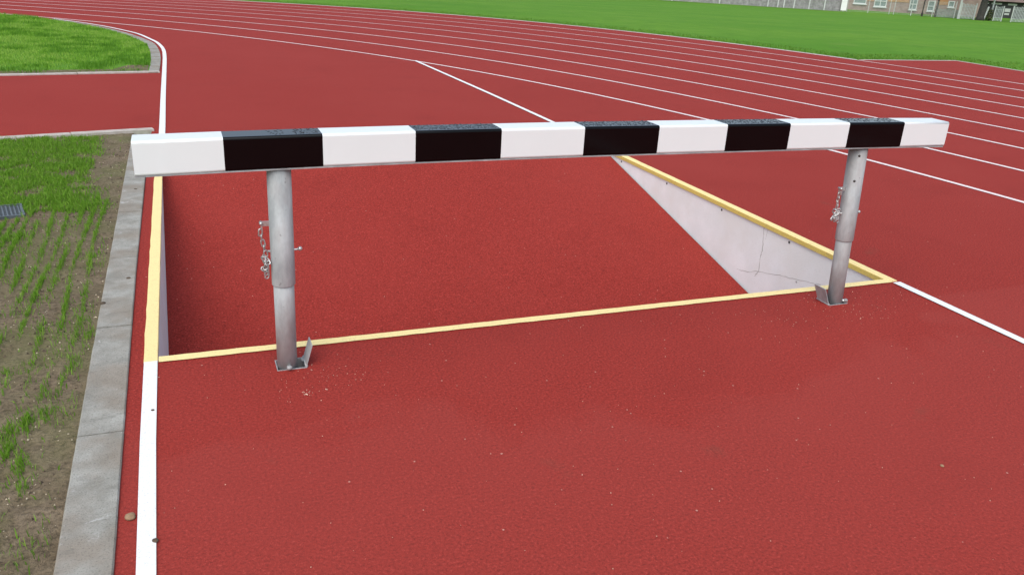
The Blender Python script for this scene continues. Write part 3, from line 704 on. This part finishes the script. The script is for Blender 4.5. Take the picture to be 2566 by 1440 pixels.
def far(name, s, o, label, cat, group=None):
    p = FA + FD * s + FN * o; return empty(name, (p.x, p.y, GZ), label, cat, group, FENCE_ROT)
# hedge bank line of pale path at the foot of the left fence
pa = [(FA + FD * a + FN * -.5) for a in (-6, 16.5)]
strip("path", [(p.x, p.y) for p in pa], .75, GZ + .02, m_simple("pale_path", (.30, .36, .20), .9, var=.15, sc=.5))
f = far("board_fence", 0, 0, "long grey board fence with pale posts far across the field, left of the white board", "fence")
for k in range(7):
    x0 = -18 + k * 4.8; bm = bmesh.new()
    for j in range(32): xx = x0 + j * .15; bbox(bm, (xx, -.012 + random.uniform(-.01, .01), .02), (xx + .138, .012, 2.35 + random.uniform(-.02, .02)))
    o = bmobj("board", bm, 'timber_grey', f); o['kind'] = 'stuff'
for x in (3.4, 8.3, 9.3, 9.9, 10.9, 12.4, 13.9, -1.5, -6, -10.5, -15): box("fence_post", (x - .055, -.12, 0), (x + .055, -.03, 2.45), 'pale_post', f)
for z in (.5, 1.9): box("rail", (-18, .02, z), (15.6, .09, z + .09), 'timber_grey', f)
b = far("marker_board", 15.75, -.3, "narrow white upright board at the right end of the grey board fence", "board")
box("panel", (-.28, -.02, .10), (.28, .02, 2.1), 'white_board', b, bev=.01); box("panel_post", (-.05, .03, 0), (.05, .11, 2.15), 'pale_post', b)
# mesh fence in front of the house
f = far("mesh_fence", 16.2, .2, "see-through grey mesh fence in front of the brick house beyond the field", "fence")
bm = bmesh.new()
for k in range(86): bbox(bm, (k * .12, -.005, .03), (k * .12 + .010, .005, 1.5))
for k in range(11): bbox(bm, (0, -.010, .1 + k * .135), (10.3, -.006, .108 + k * .135))
o = bmobj("mesh_wire", bm, 'pale_post', f); o['kind'] = 'stuff'
for x in (0, 2.05, 4.1, 4.55, 6.2, 8.2, 10.3): box("fence_post", (x - .03, .01, 0), (x + .03, .07, 1.6), 'pale_post', f)
# the house
h = far("brick_house", 16.6, 9, "long pinkish brick house with white windows and orange cladding beyond the mesh fence", "house")
box("wall", (0, 0, -.1), (15.6, 4.5, 2.6), 'brick', h); 
rf = mesh("roof", [(-.4, -.4, 2.55), (16, -.4, 2.55), (16, 4.9, 2.55), (-.4, 4.9, 2.55), (-.4, 2.25, 4.2), (16, 2.25, 4.2)], [(0, 1, 5, 4), (2, 3, 4, 5), (0, 4, 3), (1, 2, 5), (0, 3, 2, 1)], 'roof', h)
for x0, x1, z0 in ((3.2, 3.85, .98), (5.35, 7.55, 1.07), (10.6, 11.55, 1.05), (.1, 1.6, 1.4)): box("cladding_panel", (x0, -.05, z0), (x1, -.003, 2.5), 'cladding', h)
def window(x0, x1, z0, z1, bars, midz=None):
    w_ = box("window", (x0 + .05, -.02, z0 + .05), (x1 - .05, -.004, z1 - .05), 'glass', h); bm = bmesh.new(); t = .085
    bbox(bm, (x0, -.07, z0), (x1, -.0215, z0 + t)); bbox(bm, (x0, -.07, z1 - t), (x1, -.0215, z1)); bbox(bm, (x0, -.07, z0 + t), (x0 + t, -.0215, z1 - t)); bbox(bm, (x1 - t, -.07, z0 + t), (x1, -.0215, z1 - t))
    for k in range(bars): c_ = x0 + (x1 - x0) * (k + 1) / (bars + 1); bbox(bm, (c_ - .045, -.072, z0 + t), (c_ + .045, -.022, z1 - t))
    if midz: bbox(bm, (x0 + t, -.066, midz - .04), (x1 - t, -.023, midz + .04))
    bmobj("window_frame", bm, 'frame', w_); box("sill", (x0 - .06, -.16, z0 - .10), (x1 + .06, -.0715, z0 - .002), 'frame', w_)
window(1.75, 3.1, .66, 2.2, 0); window(3.95, 5.25, .47, 2.2, 1, 1.05); window(7.65, 8.45, .37, 2.1, 0, .95); window(9.55, 10.3, .34, 1.42, 0, .85); window(11.6, 12.25, .86, 1.50, 0)
# poles and trees
p = far("steel_pole", 23.35, -.2, "thin dark steel pole between two house windows at the field edge", "pole"); bm = tube_bm(bmesh.new(), [(0, 0, 0), (.02, 0, 4.5)], .06, 8); bmobj("pole", bm, 'bark', p)
bmobj("pole_foot", tube_bm(bmesh.new(), [(0, 0, 0), (0, 0, .35)], .10, 8), 'bark', p)
p = far("light_column", 26.8, -.1, "pale grey light column left of the first palisade panel", "lamp post"); bmobj("column", tube_bm(bmesh.new(), [(0, 0, 0), (0, 0, 1.2), (0, 0, 6)], [.11, .10, .06], 10), 'pale_post', p); box("lamp_head", (-.1, -.6, 5.95), (.1, .1, 6.08), 'pale_post', p)
p = far("light_column", 29.95, .4, "pale grey light column between the dark tree trunk and the second palisade panel", "lamp post"); bmobj("column", tube_bm(bmesh.new(), [(0, 0, 0), (0, 0, 1.2), (0, 0, 6)], [.09, .08, .05], 10), 'pale_post', p); box("lamp_head", (-.1, -.6, 5.95), (.1, .1, 6.08), 'pale_post', p)
def leaves(name, c, rad, n, size, mat, par):
    V = []; F = []
    for i in range(n):
        while True:
            q = Vector((random.uniform(-1, 1), random.uniform(-1, 1), random.uniform(-1, 1)))
            if q.length < 1 and noise.noise(q * 2.3 + Vector(c)) > -.12: break
        q = Vector((q.x * rad[0], q.y * rad[1], q.z * rad[2])) + Vector(c); a = Vector((random.gauss(0, 1), random.gauss(0, 1), random.gauss(0, 1))).normalized(); b_ = a.orthogonal(); s_ = size * random.uniform(.5, 1.3); k = len(V)
        V += [q - a * s_, q + b_ * s_ * .5, q + a * s_, q - b_ * s_ * .5]; F.append((k, k + 1, k + 2, k + 3))
    o = mesh(name, V, F, mat, par); at = o.data.attributes.new("tint", 'FLOAT', 'POINT'); at.data.foreach_set("value", np.repeat(rng.uniform(0, 1, n), 4).astype(np.float32)); return o
def tree(s, o, r, hgt, label, crown_r, lean, n):
    p = far("tree", s, o, label, "tree"); bm = bmesh.new(); tip = Vector((lean, 0, hgt))
    tube_bm(bm, [(0, 0, -.05), (0, 0, .3), (lean * .25, 0, hgt * .3), (lean * .6, 0, hgt * .6), tip], [r * 1.25, r * .95, r * .85, r * .6, r * .25], 12)
    for k in range(7):
        a = k * 2.4; z0 = hgt * (.35 + .08 * k); L = crown_r * random.uniform(.6, .95)
        tube_bm(bm, [(lean * z0 / hgt, 0, z0), (lean * z0 / hgt + math.cos(a) * L * .5, math.sin(a) * L * .5, z0 + L * .35), (lean + math.cos(a) * L, math.sin(a) * L, z0 + L * .6)], [r * .4, r * .25, r * .08], 7)
    bmobj("trunk", bm, 'bark', p, True); c = leaves("crown", (lean, 0, hgt * .98), (crown_r, crown_r, crown_r * .62), n, .16, 'leaf', p); return p
tree(28.78, -.3, .37, 5.4, "thick dark tree trunk standing at the field edge between two palisade panels", 3.4, .25, 5200)
tree(24.82, .6, .10, 4.6, "slim dark young tree in front of the brick house, right of the thin pole", 1.7, .12, 1500)
# palisade panels
def palisade(s0, s1, hgt, label, o=0.0, slope=0.0):
    f = far("palisade_fence", s0, o, label, "fence", "palisade fence panels by the dark shed"); bm = bmesh.new(); x = 0.0; L = s1 - s0
    while x < L - .05:
        bbox(bm, (x, -.02, .04), (x + .075, 0, hgt + slope * x + random.uniform(-.03, .05))); x += .135
    bmobj("pale", bm, 'palisade', f)['kind'] = 'stuff'
    box("rail", (0, .004, .3), (L, .05, .36), 'palisade', f); box("rail", (0, .004, hgt - .3), (L, .05, hgt - .24), 'palisade', f)
    for xx in (-.04, L): box("fence_post", (xx, -.05, 0), (xx + .10, .05, hgt + .08), 'pale_post', f)
palisade(26.95, 28.25, 1.45, "palisade fence panel left of the thick dark tree trunk", slope=-.06)
palisade(30.05, 30.75, 1.36, "narrow palisade fence panel right of the light column", -.1)
palisade(31.65, 38.5, 1.42, "long palisade fence panel at the far right edge past the dark gap", -.25)
p = far("leaning_post", 29.22, -.35, "pale post leaning against the right side of the thick dark trunk", "post"); bmobj("post", tube_bm(bmesh.new(), [(-.12, 0, 0), (.12, .05, 1.3)], .085, 6), 'pale_post', p)
f = far("slatted_fence", 24.9, 1.2, "low grey green slatted fence in front of the right end of the brick house", "fence"); bm = bmesh.new()
for k in range(18): bbox(bm, (k * .13, 0, .02), (k * .13 + .09, .02, .80 + random.uniform(-.05, .05)))
bmobj("slat", bm, m_simple("grey_green_slats", (.27, .31, .28), .8, var=.2, sc=2), f)['kind'] = 'stuff'; box("rail", (0, .022, .4), (2.4, .06, .48), 'timber_grey', f)
p = far("shrub", 29.75, .3, "olive green shrub between the leaning post and the light column", "shrub")
leaves("foliage", (0, 0, .52), (.55, .35, .52), 900, .07, 'olive', p); bmobj("stem", tube_bm(bmesh.new(), [(0, 0, 0), (.03, 0, .5)], .03, 6), 'bark', p)
# dark shed
sh = far("dark_shed", 31.2, 14, "low dark shed with brown roof and pale window strips behind the palisade at far right", "shed")
box("wall", (0, 0, -.1), (12, 4, 1.72), 'shed_dark', sh); mesh("roof", [(-.4, -.6, 1.72), (12.4, -.6, 1.72), (12.4, 4.4, 1.75), (-.4, 4.4, 1.75), (-.4, 1.9, 2.9), (12.4, 1.9, 2.9)], [(0, 1, 5, 4), (2, 3, 4, 5), (0, 4, 3), (1, 2, 5), (0, 3, 2, 1)], 'roof', sh)
for x0, x1, z0, z1 in ((2.0, 2.7, 1.38, 1.56), (3.0, 4.1, 1.36, 1.54), (4.75, 5.7, 1.34, 1.54), (6.4, 7.6, 1.34, 1.54)): box("window_strip", (x0, -.04, z0), (x1, -.003, z1), 'pale_post', sh)
for x0, x1, z0, z1 in ((4.55, 5.15, .62, 1.0), (4.6, 5.1, .30, .50)): box("wall_panel", (x0, -.05, z0), (x1, -.003, z1), 'pale_post', sh)
